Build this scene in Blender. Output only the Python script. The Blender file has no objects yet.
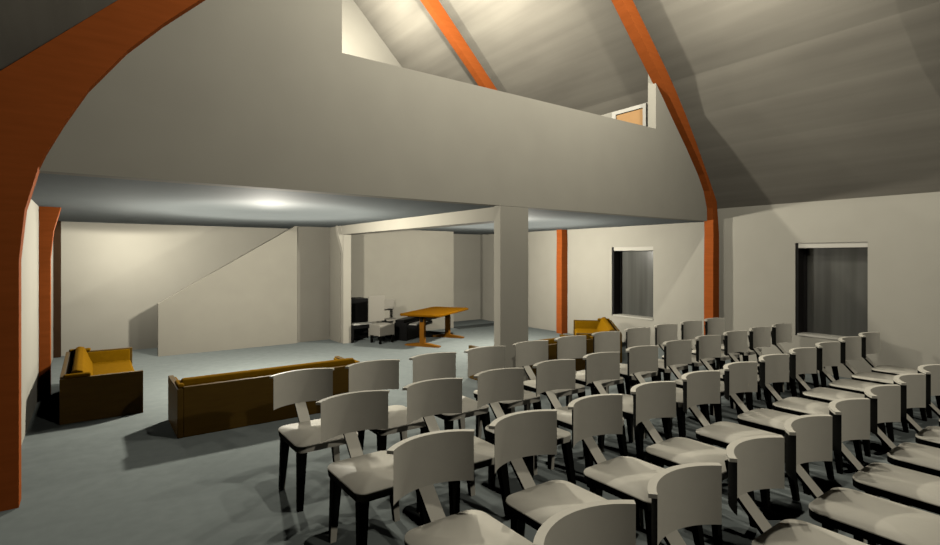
import bpy, bmesh, math, random
from mathutils import Vector, Matrix
random.seed(4)
S = bpy.context.scene
COL = S.collection
PI = math.pi

# ------------------------------------------------------------------ materials
def new_mat(name, rgb, rough=0.8, spec=0.2):
    m = bpy.data.materials.new(name)
    m.use_nodes = True
    b = m.node_tree.nodes['Principled BSDF']
    b.inputs['Base Color'].default_value = (*rgb, 1)
    b.inputs['Roughness'].default_value = rough
    b.inputs['Specular IOR Level'].default_value = spec
    return m, m.node_tree, b

def mottled(name, rgb_a, rgb_b, scale, stretch=(1, 1, 1), rough=0.85, spec=0.15, detail=4.0, lo=0.3, hi=0.7, bump=0.0):
    m, nt, b = new_mat(name, rgb_a, rough, spec)
    tc = nt.nodes.new('ShaderNodeTexCoord')
    mp = nt.nodes.new('ShaderNodeMapping')
    mp.inputs['Scale'].default_value = stretch
    nz = nt.nodes.new('ShaderNodeTexNoise')
    nz.inputs['Scale'].default_value = scale
    nz.inputs['Detail'].default_value = detail
    rp = nt.nodes.new('ShaderNodeValToRGB')
    rp.color_ramp.elements[0].position = lo
    rp.color_ramp.elements[1].position = hi
    rp.color_ramp.elements[0].color = (*rgb_a, 1)
    rp.color_ramp.elements[1].color = (*rgb_b, 1)
    L = nt.links
    L.new(tc.outputs['Object'], mp.inputs['Vector'])
    L.new(mp.outputs['Vector'], nz.inputs['Vector'])
    L.new(nz.outputs['Fac'], rp.inputs['Fac'])
    L.new(rp.outputs['Color'], b.inputs['Base Color'])
    if bump:
        bp = nt.nodes.new('ShaderNodeBump')
        bp.inputs['Strength'].default_value = bump
        bp.inputs['Distance'].default_value = 0.01
        L.new(nz.outputs['Fac'], bp.inputs['Height'])
        L.new(bp.outputs['Normal'], b.inputs['Normal'])
    return m

def roof_mat():
    # faint board courses running along the room, over a cloudy grey ground
    m, nt, b = new_mat('roof_boards', (.4, .38, .33), .9, .1)
    L = nt.links
    tc = nt.nodes.new('ShaderNodeTexCoord')
    mp = nt.nodes.new('ShaderNodeMapping'); mp.inputs['Scale'].default_value = (1.0, .35, 1.0)
    n1 = nt.nodes.new('ShaderNodeTexNoise'); n1.inputs['Scale'].default_value = 1.6; n1.inputs['Detail'].default_value = 5
    mp2 = nt.nodes.new('ShaderNodeMapping'); mp2.inputs['Scale'].default_value = (0, .12, 5.0)
    n2 = nt.nodes.new('ShaderNodeTexNoise'); n2.inputs['Scale'].default_value = 1.5; n2.inputs['Detail'].default_value = 3
    mx = nt.nodes.new('ShaderNodeMath'); mx.operation = 'MULTIPLY_ADD'; mx.inputs[1].default_value = .55
    hf = nt.nodes.new('ShaderNodeMath'); hf.operation = 'MULTIPLY'; hf.inputs[1].default_value = .45
    rp = nt.nodes.new('ShaderNodeValToRGB')
    rp.color_ramp.elements[0].position = .36; rp.color_ramp.elements[0].color = (.245, .225, .188, 1)
    rp.color_ramp.elements[1].position = .64; rp.color_ramp.elements[1].color = (.325, .30, .25, 1)
    L.new(tc.outputs['Object'], mp.inputs['Vector']); L.new(mp.outputs['Vector'], n1.inputs['Vector'])
    L.new(tc.outputs['Object'], mp2.inputs['Vector']); L.new(mp2.outputs['Vector'], n2.inputs['Vector'])
    L.new(n2.outputs['Fac'], hf.inputs[0])
    L.new(n1.outputs['Fac'], mx.inputs[0]); L.new(hf.outputs[0], mx.inputs[2])
    L.new(mx.outputs[0], rp.inputs['Fac']); L.new(rp.outputs['Color'], b.inputs['Base Color'])
    return m

M = {}
M['wall'] = mottled('cream_plaster', (.49, .463, .392), (.51, .483, .41), 3.0, bump=.02)
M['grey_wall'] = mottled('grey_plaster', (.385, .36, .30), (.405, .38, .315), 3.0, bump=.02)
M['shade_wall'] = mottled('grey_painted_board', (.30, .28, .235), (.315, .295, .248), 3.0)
M['greige'] = new_mat('greige_seat', (.36, .335, .285), .7, .1)[0]
M['gallery'] = mottled('gallery_plaster', (.50, .47, .395), (.525, .495, .415), 2.5, bump=.02)
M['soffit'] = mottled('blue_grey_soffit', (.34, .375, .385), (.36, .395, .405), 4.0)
M['carpet'] = mottled('blue_grey_carpet', (.265, .295, .285), (.30, .33, .32), 9.0, detail=8, rough=1.0, spec=0, bump=.1)
M['roof'] = roof_mat()
M['arch'] = mottled('orange_timber', (.40, .098, .020), (.47, .115, .024), 3.0, (1, 1, 8), rough=.8, spec=.05)
M['shell'] = mottled('beige_chair_shell', (.76, .715, .605), (.79, .745, .63), 12.0, rough=.55)
M['dark'] = new_mat('black_chair_shade', (.006, .006, .005), .9, .02)[0]  # painted shade on unlit faces of the beige chairs, plus plain dark legs
M['pew_wood'] = mottled('brown_pew_wood', (.10, .054, .007), (.12, .066, .008), 5.0, (1, 1, 6), rough=.55)
M['pew_pad'] = mottled('ochre_pew_fabric', (.23, .11, .002), (.265, .128, .003), 20.0, rough=.95, spec=.03)
M['table_wood'] = mottled('honey_oak', (.19, .078, .002), (.225, .092, .003), 4.0, (6, 1, 1), rough=.8, spec=.02)
M['leg_wood'] = mottled('orange_oak', (.26, .10, .008), (.30, .12, .01), 4.0, (1, 1, 6), rough=.6, spec=.08)
M['floor_strip'] = new_mat('dark_grey_strip', (.11, .12, .115), .9, .05)[0]
M['dark_timber'] = mottled('dark_timber', (.045, .022, .010), (.06, .03, .013), 4.0)
M['black'] = new_mat('black_lacquer', (.006, .0055, .0055), .5, .12)[0]
M['ivory'] = new_mat('ivory_keys', (.62, .60, .54), .5, .3)[0]
M['frame'] = new_mat('black_jamb_shade', (.012, .011, .011), .6, .2)[0]  # black painted on the far jamb in place of its shade
M['sill'] = new_mat('white_reveal', (.66, .63, .55), .7, .2)[0]
M['tan'] = mottled('tan_hatch', (.62, .36, .16), (.68, .40, .18), 5.0)
M['white'] = new_mat('white_paint', (.75, .72, .64), .6, .2)[0]
def glass_mat():
    m, nt, b = new_mat('grey_window_glass', (.16, .16, .15), .22, .55)
    L = nt.links
    tc = nt.nodes.new('ShaderNodeTexCoord')
    mp = nt.nodes.new('ShaderNodeMapping'); mp.inputs['Scale'].default_value = (1, 5.0, .25)
    nz = nt.nodes.new('ShaderNodeTexNoise'); nz.inputs['Scale'].default_value = 1.3; nz.inputs['Detail'].default_value = 2
    rp = nt.nodes.new('ShaderNodeValToRGB')
    rp.color_ramp.elements[0].position = .35; rp.color_ramp.elements[0].color = (.085, .085, .075, 1)
    rp.color_ramp.elements[1].position = .7; rp.color_ramp.elements[1].color = (.13, .13, .118, 1)  # vertical streaks in the base colour stand for reflections in the pane
    L.new(tc.outputs['Object'], mp.inputs['Vector']); L.new(mp.outputs['Vector'], nz.inputs['Vector'])
    L.new(nz.outputs['Fac'], rp.inputs['Fac']); L.new(rp.outputs['Color'], b.inputs['Base Color'])
    return m
M['glass'] = glass_mat()

# ------------------------------------------------------------------ mesh helpers
def box(bm, x0, x1, y0, y1, z0, z1, mi=0):
    vs = [bm.verts.new(p) for p in ((x0,y0,z0),(x1,y0,z0),(x1,y1,z0),(x0,y1,z0),(x0,y0,z1),(x1,y0,z1),(x1,y1,z1),(x0,y1,z1))]
    fs = []
    for q in ((3,2,1,0),(4,5,6,7),(0,1,5,4),(1,2,6,5),(2,3,7,6),(3,0,4,7)):
        f = bm.faces.new([vs[i] for i in q]); f.material_index = mi; fs.append(f)
    return vs, fs

def hexa(bm, bot, top, mis=None):
    # bot, top: 4 points each, counter-clockwise from above
    vs = [bm.verts.new(p) for p in list(bot) + list(top)]
    fs = []
    for q in ((3,2,1,0),(4,5,6,7),(0,1,5,4),(1,2,6,5),(2,3,7,6),(3,0,4,7)):
        fs.append(bm.faces.new([vs[i] for i in q]))
    return fs

def prism(bm, pts, axis, a, b, mi=0):
    # extrude a 2-D outline along an axis: 'y' takes (x,z), 'z' takes (x,y), 'x' takes (y,z)
    def P(p, t):
        return {'y': (p[0], t, p[1]), 'z': (p[0], p[1], t), 'x': (t, p[0], p[1])}[axis]
    A = [bm.verts.new(P(p, a)) for p in pts]
    B = [bm.verts.new(P(p, b)) for p in pts]
    n = len(pts)
    fs = [bm.faces.new(A), bm.faces.new(B[::-1])]
    for i in range(n):
        j = (i + 1) % n
        fs.append(bm.faces.new((A[i], B[i], B[j], A[j])))
    for f in fs: f.material_index = mi
    return fs

def obj(name, bm, mats, parent=None, bevel=0, smooth=False, seg=2):
    bmesh.ops.recalc_face_normals(bm, faces=bm.faces[:])
    me = bpy.data.meshes.new(name)
    bm.to_mesh(me); bm.free()
    for m in (mats if isinstance(mats, (list, tuple)) else [mats]):
        me.materials.append(m)
    if smooth:
        for p in me.polygons: p.use_smooth = True
    o = bpy.data.objects.new(name, me)
    COL.objects.link(o)
    if parent: o.parent = parent
    if bevel:
        md = o.modifiers.new('bevel', 'BEVEL'); md.width = bevel; md.segments = seg; md.limit_method = 'ANGLE'; md.angle_limit = .6
    return o

def tag(o, label, cat, group=None):
    o['label'] = label; o['category'] = cat
    if group: o['group'] = group
    return o

def thing(name, label, cat, loc=(0,0,0), rz=0, group=None):
    o = bpy.data.objects.new(name, None)
    COL.objects.link(o)
    o.location = loc; o.rotation_euler = (0, 0, rz); o.empty_display_size = .1
    return tag(o, label, cat, group)

def struct(name, bm, m, parent=None, **k):
    o = obj(name, bm, m, parent, **k)
    if parent is None: o['kind'] = 'structure'
    return o

def dup(root, loc, rz, label):
    r = root.copy(); COL.objects.link(r)
    r.location = loc; r.rotation_euler = (0, 0, rz); r['label'] = label
    for ch in root.children:
        c = ch.copy(); COL.objects.link(c); c.parent = r
        for g in ch.children:
            d = g.copy(); COL.objects.link(d); d.parent = c
    return r

# ------------------------------------------------------------------ room numbers
XL, XR, YB, YF = -.5, 8.62, -4.4, 11.35       # left wall, right wall, wall behind the camera, far wall
ZC, ZG = 2.31, 2.58                          # soffit under the gallery, gallery floor
YW0, YW1 = 4.77, 4.91                        # gallery front wall
YS = 10.33                                   # stair wall and wall under the back of the gallery
RIDGE = (4.105, 7.545)
ROOF_R = [RIDGE, (7.25, 4.40), (7.65, 3.91), (8.0, 3.44), (8.32, 2.97), (8.62, 2.52)]
ROOF_L = [(XL, 2.94), RIDGE]
def roof_z(x):
    pts = ROOF_L + ROOF_R[1:]
    for (a, za), (b, zb) in zip(pts, pts[1:]):
        if a <= x <= b: return za + (zb - za) * (x - a) / (b - a)
    return pts[-1][1]

# floor
bm = bmesh.new(); box(bm, XL-.3, XR+.4, YB-.2, YF+.3, -.2, 0); struct('floor', bm, M['carpet'])
# left wall
bm = bmesh.new(); box(bm, XL-.2, XL, YB, YF, 0, 2.94); struct('wall_left', bm, M['wall'])
# right wall with two window openings
WINS = [(2.57, 3.48, .52, 1.91), (5.94, 6.91, .50, 1.90)]
bm = bmesh.new()
ys = [YB]
for (a, b, z0, z1) in WINS:
    box(bm, XR, XR+.3, ys[-1], a, 0, 2.52)
    box(bm, XR, XR+.3, a, b, 0, z0); box(bm, XR, XR+.3, a, b, z1, 2.52)
    ys.append(b)
box(bm, XR, XR+.3, ys[-1], YF, 0, 2.52)
bmesh.ops.remove_doubles(bm, verts=bm.verts[:], dist=1e-4)
struct('wall_right', bm, M['wall'])
# far wall and wall behind the camera
bm = bmesh.new(); prism(bm, [(XL, 0), (XR, 0), (XR, 2.52)] + ROOF_R[::-1][1:] + [(XL, 2.94)], 'y', YF, YF+.2); struct('wall_far', bm, M['wall'])
bm = bmesh.new(); prism(bm, [(XL, 0), (XR, 0), (XR, 2.52)] + ROOF_R[::-1][1:] + [(XL, 2.94)], 'y', YB-.2, YB); struct('wall_near', bm, M['wall'])
# sloping roof lining
bm = bmesh.new()
inner = ROOF_L + ROOF_R[1:]
outer = [(XR+.3, 2.52), (XR+.3, 2.85), (8.0, 3.98), (RIDGE[0], RIDGE[1]+.10), (XL-.25, 2.83), (XL-.25, 2.81), (XL, 2.81)]
prism(bm, inner + outer, 'y', YB-.2, YF+.2)
o = struct('ceiling', bm, M['roof'])
for p in o.data.polygons: p.use_smooth = False
# gallery slab (soffit below, floor above)
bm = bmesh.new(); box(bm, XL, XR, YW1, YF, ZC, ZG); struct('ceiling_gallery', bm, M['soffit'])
# gallery front wall with its wide opening
bm = bmesh.new()
e = .012
prism(bm, [(XL, ZC), (XR, ZC), (XR, 2.49), (8.32, 2.94), (8.0, 3.41), (7.65, 3.88), (7.25, 4.37), (6.99, roof_z(6.99)-e), (6.99, 3.66), (1.955, 3.66), (1.955, roof_z(1.955)-e), (XL, 2.92)], 'y', YW0, YW1)
struct('wall_gallery', bm, M['gallery'])
# wall at the back of the gallery
bm = bmesh.new()
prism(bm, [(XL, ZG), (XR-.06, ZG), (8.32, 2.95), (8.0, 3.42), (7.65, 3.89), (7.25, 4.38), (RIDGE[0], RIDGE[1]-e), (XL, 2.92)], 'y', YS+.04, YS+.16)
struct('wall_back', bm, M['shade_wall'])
# knee wall along the right of the gallery, with a tan hatch door in a white frame
XK = 7.30
bm = bmesh.new(); box(bm, XK, XK+.1, YW1, YS+.04, ZG, roof_z(XK+.1)-.01); struct('wall_knee', bm, M['wall'])
bm = bmesh.new(); box(bm, XK-.02, XK-.002, 5.20, 5.74, ZG+.02, 4.13)
d1 = struct('door_1', bm, M['tan'])
bm = bmesh.new()
box(bm, XK-.04, XK-.002, 5.14, 5.20, ZG, 4.19); box(bm, XK-.04, XK-.002, 5.74, 5.82, ZG, 4.19); box(bm, XK-.04, XK-.002, 5.20, 5.74, 4.13, 4.19)
struct('door_frame', bm, M['white'], d1)
# stair wall: solid balustrade rising to the soffit, and the wall continuing right of it
bm = bmesh.new()
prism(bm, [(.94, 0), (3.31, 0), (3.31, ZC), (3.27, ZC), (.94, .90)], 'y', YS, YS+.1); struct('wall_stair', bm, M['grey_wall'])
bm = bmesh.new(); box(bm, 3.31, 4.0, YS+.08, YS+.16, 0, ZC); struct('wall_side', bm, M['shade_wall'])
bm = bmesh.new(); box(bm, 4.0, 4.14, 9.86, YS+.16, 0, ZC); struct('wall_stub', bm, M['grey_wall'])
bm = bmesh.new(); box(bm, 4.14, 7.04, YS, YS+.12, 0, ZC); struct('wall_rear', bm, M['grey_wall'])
bm = bmesh.new()
for k in range(8):
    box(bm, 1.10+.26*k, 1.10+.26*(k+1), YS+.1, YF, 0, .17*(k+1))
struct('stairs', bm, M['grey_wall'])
bm = bmesh.new(); box(bm, 7.04, XR, YS-.25, YS+.1, 0, .012); struct('trim_1', bm, M['floor_strip'])  # flat dark grey strip across the alcove floor

# windows: far jamb painted black as shade, glass, white head and sill
for n, (a, b, z0, z1) in enumerate(WINS):
    bm = bmesh.new(); box(bm, XR+.235, XR+.25, a, b, z0, z1)
    w = struct('window_%d' % (n+1), bm, M['glass'])
    bm = bmesh.new()
    box(bm, XR+.02, XR+.235, b-.035, b-.001, z0, z1)
    box(bm, XR+.20, XR+.235, b-.075, b-.035, z0, z1)
    struct('window_frame', bm, M['frame'], w)  # far jamb, black in place of its shade; no separate frame
    bm = bmesh.new(); box(bm, XR+.02, XR+.235, a+.001, b-.036, z1-.075, z1-.001); struct('window_head', bm, M['sill'], w)
    bm = bmesh.new(); box(bm, XR-.015, XR+.235, a+.001, b-.035, z0+.001, z0+.03); struct('window_sill', bm, M['sill'], w)
    bm = bmesh.new(); box(bm, XR+.17, XR+.235, a+.001, a+.035, z0+.03, z1-.03); struct('window_jamb', bm, M['sill'], w)

# ------------------------------------------------------------------ timber arches
IN_R = [(8.43, 0), (8.43, 1.6), (8.44, 2.1), (8.43, 2.52), (8.33, 2.80), (8.16, 3.06), (7.81, 3.47), (7.50, 3.80), (7.20, 4.13), (6.95, 4.40), (6.0, 5.36)]
IN_L = [(-.39, 0), (-.39, 1.68), (-.36, 2.02), (-.29, 2.31), (-.25, 2.42), (-.15, 2.64), (-.01, 2.91), (.23, 3.25), (.47, 3.52), (.71, 3.76), (1.4, 4.45)]
def arch(name, y, label=None, depth=.16):
    bm = bmesh.new()
    apex = (RIDGE[0], 7.20)
    e = .004
    inner = IN_R + [apex] + IN_L[::-1]
    outer = [(XL+e, 0), (XL+e, 2.93), (RIDGE[0], RIDGE[1]-e)] + [(x-e, z-e) for x, z in ROOF_R[1:]] + [(XR-e, 0)]
    # quads between matching stations keep the curved outline clean
    left_out = [(XL+e, z) for x, z in IN_L[:5]] + [(XL+e, 2.78)] + [(x-.20, x-.20+3.436) for x, z in IN_L[6:]]
    left_out[6] = (XL+e, 2.93)
    def ro(p):
        x, z = p
        for t in range(400):
            xx, zz = x + .002*t, z + .002*t
            if xx >= XR-e or zz >= roof_z(xx)-e: return (min(xx, XR-e), zz)
        return (xx, zz)
    right_out = [(XR-e, z) for x, z in IN_R[:3]] + [ro(p) for p in IN_R[3:]]
    ins = IN_L + [apex] + IN_R[::-1]
    outs = left_out + [(RIDGE[0], RIDGE[1]-e)] + right_out[::-1]
    rows = []
    for yy in (y, y+depth):
        rows.append(([bm.verts.new((p[0], yy, p[1])) for p in ins], [bm.verts.new((p[0], yy, p[1])) for p in outs]))
    n = len(ins)
    (i0, o0), (i1, o1) = rows
    for k in range(n-1):
        bm.faces.new((i0[k], i0[k+1], o0[k+1], o0[k]))
        bm.faces.new((i1[k], o1[k], o1[k+1], i1[k+1]))
        bm.faces.new((i0[k], i1[k], i1[k+1], i0[k+1]))
        bm.faces.new((o0[k], o0[k+1], o1[k+1], o1[k]))
    bm.faces.new((i0[0], o0[0], o1[0], i1[0])); bm.faces.new((i0[-1], i1[-1], o1[-1], o0[-1]))
    o = obj(name, bm, M['arch'])
    if label: tag(o, label, 'arch', 'orange timber arches')
    else: o['kind'] = 'structure'
    return o
arch('timber_arch', 4.66, 'large orange timber arch in front, framing the plain gallery wall')
arch('timber_arch', 8.13, 'orange timber arch farther back, crossing the gallery behind the opening')
arch('trim_2', 1.19)
# the dark post where the left wall meets the far wall
bm = bmesh.new(); box(bm, XL, XL+.10, YF-.12, YF, 0, ZC)
tag(obj('corner_post', bm, M['dark_timber']), 'narrow dark brown post in the far left corner of the room', 'post')

# pier carrying the gallery, beam running back from it, far post with its bracket
bm = bmesh.new(); box(bm, 3.92, 4.365, YW0+.002, YW1-.02, 0, ZC)
tag(obj('pillar', bm, M['gallery']), 'wide plain beige pillar holding up the gallery front, rising behind the chairs', 'pillar')
bm = bmesh.new(); box(bm, 3.98, 4.22, YW1, 9.74, ZC-.17, ZC)
tag(obj('ceiling_beam', bm, M['gallery']), 'long cream beam under the gallery running back from the pillar', 'beam')
p = thing('support_post', 'thin cream post at the far end of the beam, with a small bracket', 'post', (4.1, 9.80, 0))
bm = bmesh.new(); box(bm, -.08, .08, -.06, .06, 0, ZC-.17); obj('shaft', bm, M['gallery'], p)
bm = bmesh.new(); prism(bm, [(-.08, 1.74), (-.08, ZC), (-.20, ZC), (-.175, 2.12), (-.12, 1.93)], 'y', -.05, .05); obj('bracket', bm, M['gallery'], p)

# ------------------------------------------------------------------ chairs
HB, WB, ZB = .80, .232, .545
def circ(sag, w=WB):
    R = (w*w + sag*sag) / (2*sag)
    return R, -(R - sag), math.asin(w / R)
def backrest_bm():
    # crescent-shaped panel, hollow towards the sitter, with a broad flat top edge
    bm = bmesh.new()
    N = 20
    R1, c1, a1 = circ(.092)
    R2, c2, a2 = circ(.128)
    lip = .033
    fr = lambda i, z: (R1*math.sin(-a1+2*a1*i/N), c1 + R1*math.cos(-a1+2*a1*i/N), z)
    re = lambda i, z: (R2*math.sin(-a2+2*a2*i/N), c2 + R2*math.cos(-a2+2*a2*i/N), z)
    ou = lambda i, z: ((R1+lip)*math.sin(-a1+2*a1*i/N), c1 + (R1+lip)*math.cos(-a1+2*a1*i/N), z)
    zt, zl = HB, HB-.016
    def strip(pa, za, pb, zb, mi, rev=False):
        A = [bm.verts.new(pa(i, za)) for i in range(N+1)]
        B = [bm.verts.new(pb(i, zb)) for i in range(N+1)]
        for i in range(N):
            q = (A[i], A[i+1], B[i+1], B[i])
            f = bm.faces.new(q[::-1] if rev else q); f.material_index = mi; f.smooth = True
    strip(fr, ZB, fr, zt, 0)                    # hollow front
    strip(re, ZB, re, zl, 1, True)              # back, black as painted shade
    strip(fr, zt, ou, zt, 0)                    # top
    strip(ou, zl, ou, zt, 0, True)              # outer edge of the top
    strip(re, zl, ou, zl, 1, True)              # underside of the lip
    strip(fr, ZB, re, ZB, 1, True)              # underside
    for i in (0, N):
        q = [bm.verts.new(p) for p in (fr(i, zl), fr(i, zt), ou(i, zt), ou(i, zl))]
        f = bm.faces.new(q if i == 0 else q[::-1]); f.material_index = 0
    return bm

def seat_bm():
    bm = bmesh.new()
    out = []
    def rc(cx, cy, r, a0, a1, n=5):
        for i in range(n+1):
            a = math.radians(a0 + (a1-a0)*i/n)
            out.append((cx + r*math.cos(a), cy + r*math.sin(a)))
    y0, y1, w, wr = -.545, -.028, .226, .224
    rc(w-.055, y0+.055, .055, -90, 0); rc(wr-.085, y1-.085, .085, 5, 90)
    rc(-(wr-.085), y1-.085, .085, 90, 175); rc(-(w-.055), y0+.055, .055, 180, 270)
    t0, t1 = .375, .425
    top = [bm.verts.new((x, y, t1)) for x, y in out]
    mid = [bm.verts.new((x*1.012, y if y > y0+.02 else y-.003, t1-.008)) for x, y in out]
    bot = [bm.verts.new((x*.985, y, t0)) for x, y in out]
    n = len(out)
    cx = bm.verts.new((0, (y0+y1)/2+.02, t1-.006))
    for i in range(n):
        j = (i+1) % n
        f = bm.faces.new((top[i], top[j], cx)); f.material_index = 0; f.smooth = True
        f = bm.faces.new((mid[i], mid[j], top[j], top[i])); f.material_index = 0; f.smooth = True
        nx = (out[i][1]+out[j][1])/2
        f = bm.faces.new((bot[i], bot[j], mid[j], mid[i]))
        f.material_index = 0 if nx < y0+.035 else 1  # front edge beige, other sides blackened as painted shade
    f = bm.faces.new(bot[::-1]); f.material_index = 1
    return bm

def support_bm():
    bm = bmesh.new()
    w, t = .042, .018
    path = [(-.046, .372), (-.018, .418), (.120, .560), (.150, .700)]
    rows = []
    for k, (y, z) in enumerate(path):
        a = path[max(k-1, 0)]; b = path[min(k+1, len(path)-1)]
        d = Vector((b[0]-a[0], b[1]-a[1])).normalized(); nrm = Vector((-d.y, d.x))
        # nrm points to the front/top of the strip
        f = (y + nrm.x*t/2, z + nrm.y*t/2); r = (y - nrm.x*t/2, z - nrm.y*t/2)
        rows.append([bm.verts.new((-w, f[0], f[1])), bm.verts.new((w, f[0], f[1])), bm.verts.new((w, r[0], r[1])), bm.verts.new((-w, r[0], r[1]))])
    for a, b in zip(rows, rows[1:]):
        for q in range(4):
            f = bm.faces.new((a[q], a[(q+1) % 4], b[(q+1) % 4], b[q])); f.material_index = 0 if q == 0 else 1  # sides and rear coloured black for shade
    bm.faces.new(rows[0][::-1]).material_index = 1
    bm.faces.new(rows[-1]).material_index = 1
    return bm

def leg_bm(sx, front):
    bm = bmesh.new()
    yt = -.505 if front else -.135
    yb = -.555 if front else -.145
    s = sx
    xt, xo = .215*s, .232*s                                  # outer edge stays upright, inner edge tapers
    xi_t, xi_b = (.215-.060)*s, (.232-.036)*s
    dt, db = .026, .017
    def ring(xa, xb, y, d, z):
        a, b = min(xa, xb), max(xa, xb)
        return [(a, y-d, z), (b, y-d, z), (b, y+d, z), (a, y+d, z)]
    fs = hexa(bm, ring(xo, xi_b, yb, db, 0), ring(xt, xi_t, yt, dt, .377))
    for f in fs: f.material_index = 1  # black here is painted shade on beige legs
    if not front: fs[2].material_index = 0
    return bm

def make_chair(label):
    t = thing('chair', label, 'chair', (0, 0, 0), 0, 'beige audience chairs in rows')
    MM = [M['shell'], M['dark']]
    obj('seat', seat_bm(), MM, t)
    obj('backrest', backrest_bm(), MM, t)
    obj('back_support', support_bm(), MM, t)
    for front in (True, False):
        for sx in (-1, 1):
            obj('leg', leg_bm(sx, front), MM, t)
    return t

ORD = ['first', 'second', 'third', 'fourth', 'fifth', 'sixth', 'seventh', 'eighth', 'ninth', 'tenth', 'last']
ROWS = [('in the back row nearest the brown pews', 4.05, 1.35, .599, 4.01, 11),
        ('in the second row from the pews', 3.15, 1.385, .606, 3.14, 11),
        ('in the third row from the pews', 2.165, 1.37, .602, 2.15, 11),
        ('in the nearest row, cut by the lower edge', 1.18, 1.375, .595, 1.17, 8)]
proto = None
for (rn, y0, x0, dx, y1, n) in ROWS:
    for k in range(n):
        if k == 0: pos = 'beige chair, leftmost %s' % rn
        elif k == n-1: pos = 'beige chair, rightmost %s' % rn
        else: pos = 'beige chair, %s from left %s' % (ORD[k], rn)
        x = x0 + dx*k; y = y0 + (y1-y0)*k/10
        if proto is None:
            proto = make_chair(pos); proto.location = (x, y, 0)
        else:
            dup(proto, (x, y, 0), 0, pos)

# ------------------------------------------------------------------ pews
PL, PD = 1.86, .72
def pew(label):
    t = thing('pew', label, 'pew', (0, 0, 0), 0, 'low brown pews with ochre cushions')
    bm = bmesh.new(); box(bm, .05, PL-.05, 0, .045, .0, .475); obj('rear_panel', bm, M['pew_wood'], t, bevel=.006)
    for x0 in (0, PL-.05):
        bm = bmesh.new(); box(bm, x0, x0+.05, 0, PD, 0, .46); obj('end_panel', bm, M['pew_wood'], t, bevel=.006)
    bm = bmesh.new(); box(bm, .05, PL-.05, .60, .64, 0, .20); obj('front_board', bm, M['pew_wood'], t, bevel=.004)
    bm = bmesh.new(); box(bm, .052, PL-.052, .24, .70, .19, .30); obj('seat_cushion', bm, M['pew_pad'], t, bevel=.025, seg=3)
    bm = bmesh.new(); prism(bm, [(.09, .47), (.10, .52), (.14, .535), (.19, .52), (.29, .27), (.20, .22)], 'x', .052, PL-.052)
    obj('back_cushion', bm, M['pew_pad'], t, bevel=.012, seg=3)
    for x0 in (.0, PL-.07):
        bm = bmesh.new(); box(bm, x0+.005, x0+.065, .03, .26, .46, .50); obj('arm_pad', bm, M['pew_pad'], t, bevel=.018, seg=4)
    for x0 in (.052, PL-.072):
        bm = bmesh.new(); box(bm, x0, x0+.02, .10, .69, .22, .445); obj('arm_cushion', bm, M['pew_pad'], t, bevel=.006)
    return t
p1 = pew('long low pew seen from behind, in front of the left chairs of the back row')
p1.location = (.66, 5.55, 0)
# left pew faces right
p2 = dup(p1, (-.25, 8.56, 0), -PI/2, 'pew against the left wall facing right, its ochre seat in view')
p3 = dup(p1, (4.30, 5.22, 0), 0, 'pew seen from behind through the gaps between chairs right of the pillar')
ax = Vector((7.72-6.16, 7.25-5.85)).normalized()
p4 = dup(p1, (6.89, 5.32, 0), math.radians(44), 'pew standing at an angle below the farther window, ochre back lit')

# ------------------------------------------------------------------ table
t = thing('trestle_table', 'honey oak table on two foot bars, standing near the back wall under the gallery', 'table', (5.62, 8.88, 0), math.radians(33))
bm = bmesh.new(); prism(bm, [(-.81, -.35), (-.73, -.42), (.73, -.42), (.81, -.35), (.81, .35), (.73, .42), (-.73, .42), (-.81, .35)], 'z', .585, .62)
obj('tabletop', bm, M['table_wood'], t, bevel=.006)
bm = bmesh.new(); box(bm, -.66, .66, -.03, .03, .47, .56); obj('rail', bm, M['black'], t)
for sx in (-1, 1):
    x = .60*sx
    bm = bmesh.new(); box(bm, x-.045, x+.045, -.30, .30, .55, .585); obj('bearer', bm, M['black'], t)
    bm = bmesh.new(); box(bm, x-.04, x+.04, -.05, .05, .05, .55); obj('leg', bm, M['leg_wood'], t, bevel=.006)
    bm = bmesh.new(); prism(bm, [(-.36, 0), (.36, 0), (.36, .025), (.08, .065), (-.08, .065), (-.36, .025)], 'x', x-.045, x+.045); obj('foot_bar', bm, M['leg_wood'], t)

# ------------------------------------------------------------------ piano, keyboard and the chairs beside them
t = thing('upright_piano', 'black upright piano with pale keys standing right beside the far post', 'piano', (4.42, 9.98, 0))
bm = bmesh.new(); box(bm, -.24, .22, -.06, .34, .03, .85); obj('case', bm, M['black'], t, bevel=.008)
bm = bmesh.new(); box(bm, -.24, .22, -.30, -.06, .27, .345); ks = obj('key_shelf', bm, M['black'], t, bevel=.005)
bm = bmesh.new(); box(bm, -.20, .22, -.285, -.10, .345, .37); obj('keys', bm, M['ivory'], ks)
for sx in (-.22, .20):
    bm = bmesh.new(); box(bm, sx-.02, sx+.02, -.29, -.25, 0, .27); obj('leg', bm, M['black'], t)
t = thing('organ', 'low black keyboard console with pale keys, half behind the oak table', 'organ', (5.56, 9.58, 0), math.radians(36))
bm = bmesh.new(); box(bm, -.48, .42, -.02, .26, 0, .36); obj('case', bm, M['black'], t, bevel=.008)
bm = bmesh.new(); box(bm, -.46, .40, -.22, -.02, .26, .32); ks = obj('key_shelf', bm, M['black'], t)
bm = bmesh.new(); box(bm, -.43, .37, -.21, -.04, .32, .34); obj('keys', bm, M['ivory'], ks)
bm = bmesh.new(); box(bm, -.48, .42, .04, .24, .36, .42); obj('music_desk', bm, M['black'], t, bevel=.006)
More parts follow.
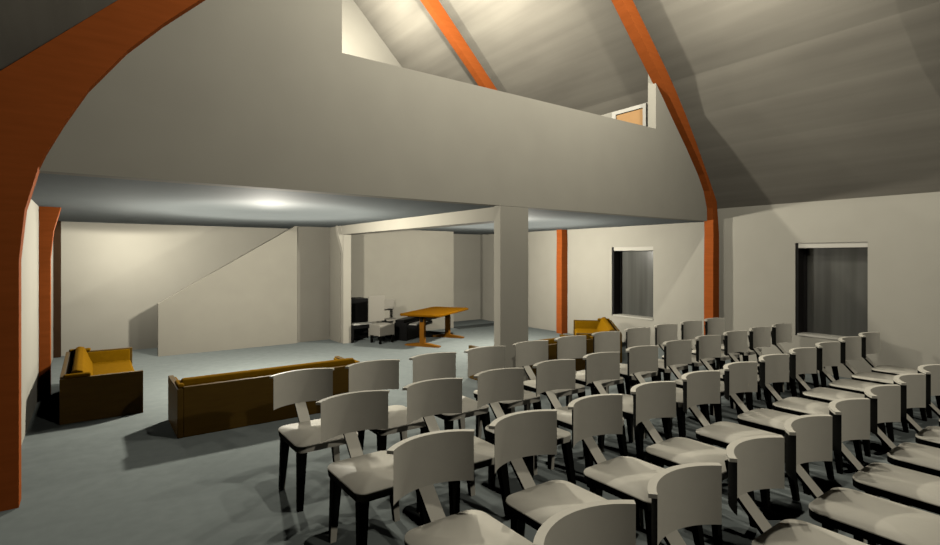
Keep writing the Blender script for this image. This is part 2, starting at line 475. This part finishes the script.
# high-backed chair and stool by the piano
t = thing('high_backed_chair', 'pale high-backed chair standing right in front of the black piano', 'chair', (4.70, 9.42, 0), math.radians(12))
bm = bmesh.new(); box(bm, -.19, .19, -.16, .17, .15, .37); obj('seat', bm, M['greige'], t, bevel=.012)
bm = bmesh.new(); box(bm, -.20, .20, .17, .20, .40, .92); obj('backrest', bm, M['greige'], t, bevel=.012)
for sx in (-1, 1):
    bm = bmesh.new(); box(bm, sx*.15-.02, sx*.15+.02, .12, .16, 0, .16); obj('leg', bm, M['dark'], t)
    bm = bmesh.new(); box(bm, sx*.15-.02, sx*.15+.02, -.15, -.11, 0, .15); obj('leg', bm, M['dark'], t)
t = thing('side_chair', 'small pale chair with a dark opening in its back, behind the keyboard console', 'chair', (5.24, 10.12, 0), math.radians(-4))
bm = bmesh.new(); box(bm, -.16, .16, -.16, .16, .33, .37); obj('seat', bm, M['greige'], t, bevel=.012)
bm = bmesh.new(); box(bm, -.16, .16, .14, .17, .56, .78); obj('backrest', bm, M['greige'], t, bevel=.012)
for sx in (-1, 1):
    bm = bmesh.new(); box(bm, sx*.14-.018, sx*.14+.018, .14, .17, 0, .60); obj('leg', bm, M['greige'], t)
    bm = bmesh.new(); box(bm, sx*.14-.018, sx*.14+.018, -.15, -.115, 0, .33); obj('leg', bm, M['dark'], t)

# ------------------------------------------------------------------ lights
def point(name, loc, watts, rgb=(1, .955, .83), r=.06, shade=False):  # shade: factor of the upward emission cut, no real lampshade
    l = bpy.data.lights.new(name, 'POINT'); l.energy = watts; l.color = rgb; l.shadow_soft_size = r
    o = bpy.data.objects.new(name, l); o.location = loc; COL.objects.link(o)
    if shade:
        # emission shaped to weaken upward, so the soffit above is not burnt out
        l.use_nodes = True
        nt = l.node_tree; L = nt.links
        em = nt.nodes['Emission']
        tc = nt.nodes.new('ShaderNodeTexCoord'); sp = nt.nodes.new('ShaderNodeSeparateXYZ')
        mxm = nt.nodes.new('ShaderNodeMath'); mxm.operation = 'MAXIMUM'; mxm.inputs[1].default_value = .05
        pw = nt.nodes.new('ShaderNodeMath'); pw.operation = 'POWER'; pw.inputs[1].default_value = -3
        sc = nt.nodes.new('ShaderNodeMath'); sc.operation = 'MULTIPLY'; sc.inputs[1].default_value = shade
        mn = nt.nodes.new('ShaderNodeMath'); mn.operation = 'MINIMUM'; mn.inputs[1].default_value = 1
        L.new(tc.outputs['Normal'], sp.inputs[0]); L.new(sp.outputs['Z'], mxm.inputs[0])
        L.new(mxm.outputs[0], pw.inputs[0]); L.new(pw.outputs[0], sc.inputs[0]); L.new(sc.outputs[0], mn.inputs[0])
        L.new(mn.outputs[0], em.inputs['Strength'])
    return o
point('stage_lamp', (2.0, 7.4, 1.95), 430, shade=.016)
point('stage_lamp', (6.25, 7.4, 1.95), 380, shade=.016)
point('stair_lamp', (.5, 10.16, 2.0), 92, shade=.001)
point('hall_or_added_lamp', (4.06, -3.9, 4.3), 460)  # unseen lamp behind the camera, placed to brighten the chair fronts
for x in (2.75, 5.4): point('hall_or_added_lamp', (x, 2.95, 5.1), 215)
point('gallery_lamp', (4.06, 6.5, 5.85), 660)
point('gallery_lamp', (4.06, 9.15, 5.9), 260)

w = bpy.data.worlds.new('night'); S.world = w; w.use_nodes = True
w.node_tree.nodes['Background'].inputs[0].default_value = (.02, .02, .022, 1)
w.node_tree.nodes['Background'].inputs[1].default_value = .3

# ------------------------------------------------------------------ camera
cam = bpy.data.cameras.new('camera'); co = bpy.data.objects.new('camera', cam); COL.objects.link(co)
cam.sensor_fit = 'HORIZONTAL'; cam.sensor_width = 36
cam.lens = 36 * 521.6 / 940
cam.shift_y = -15.5 / 940
cam.clip_start = .05
co.location = (0, 0, 1.7)
co.rotation_euler = (PI/2, 0, -math.atan2(.5888, .8082))
S.camera = co
S.view_settings.view_transform = 'Standard'
S.view_settings.look = 'None'
S.view_settings.gamma = 1
S.view_settings.exposure = -.5
S.cycles.max_bounces = 6
S.cycles.diffuse_bounces = 0
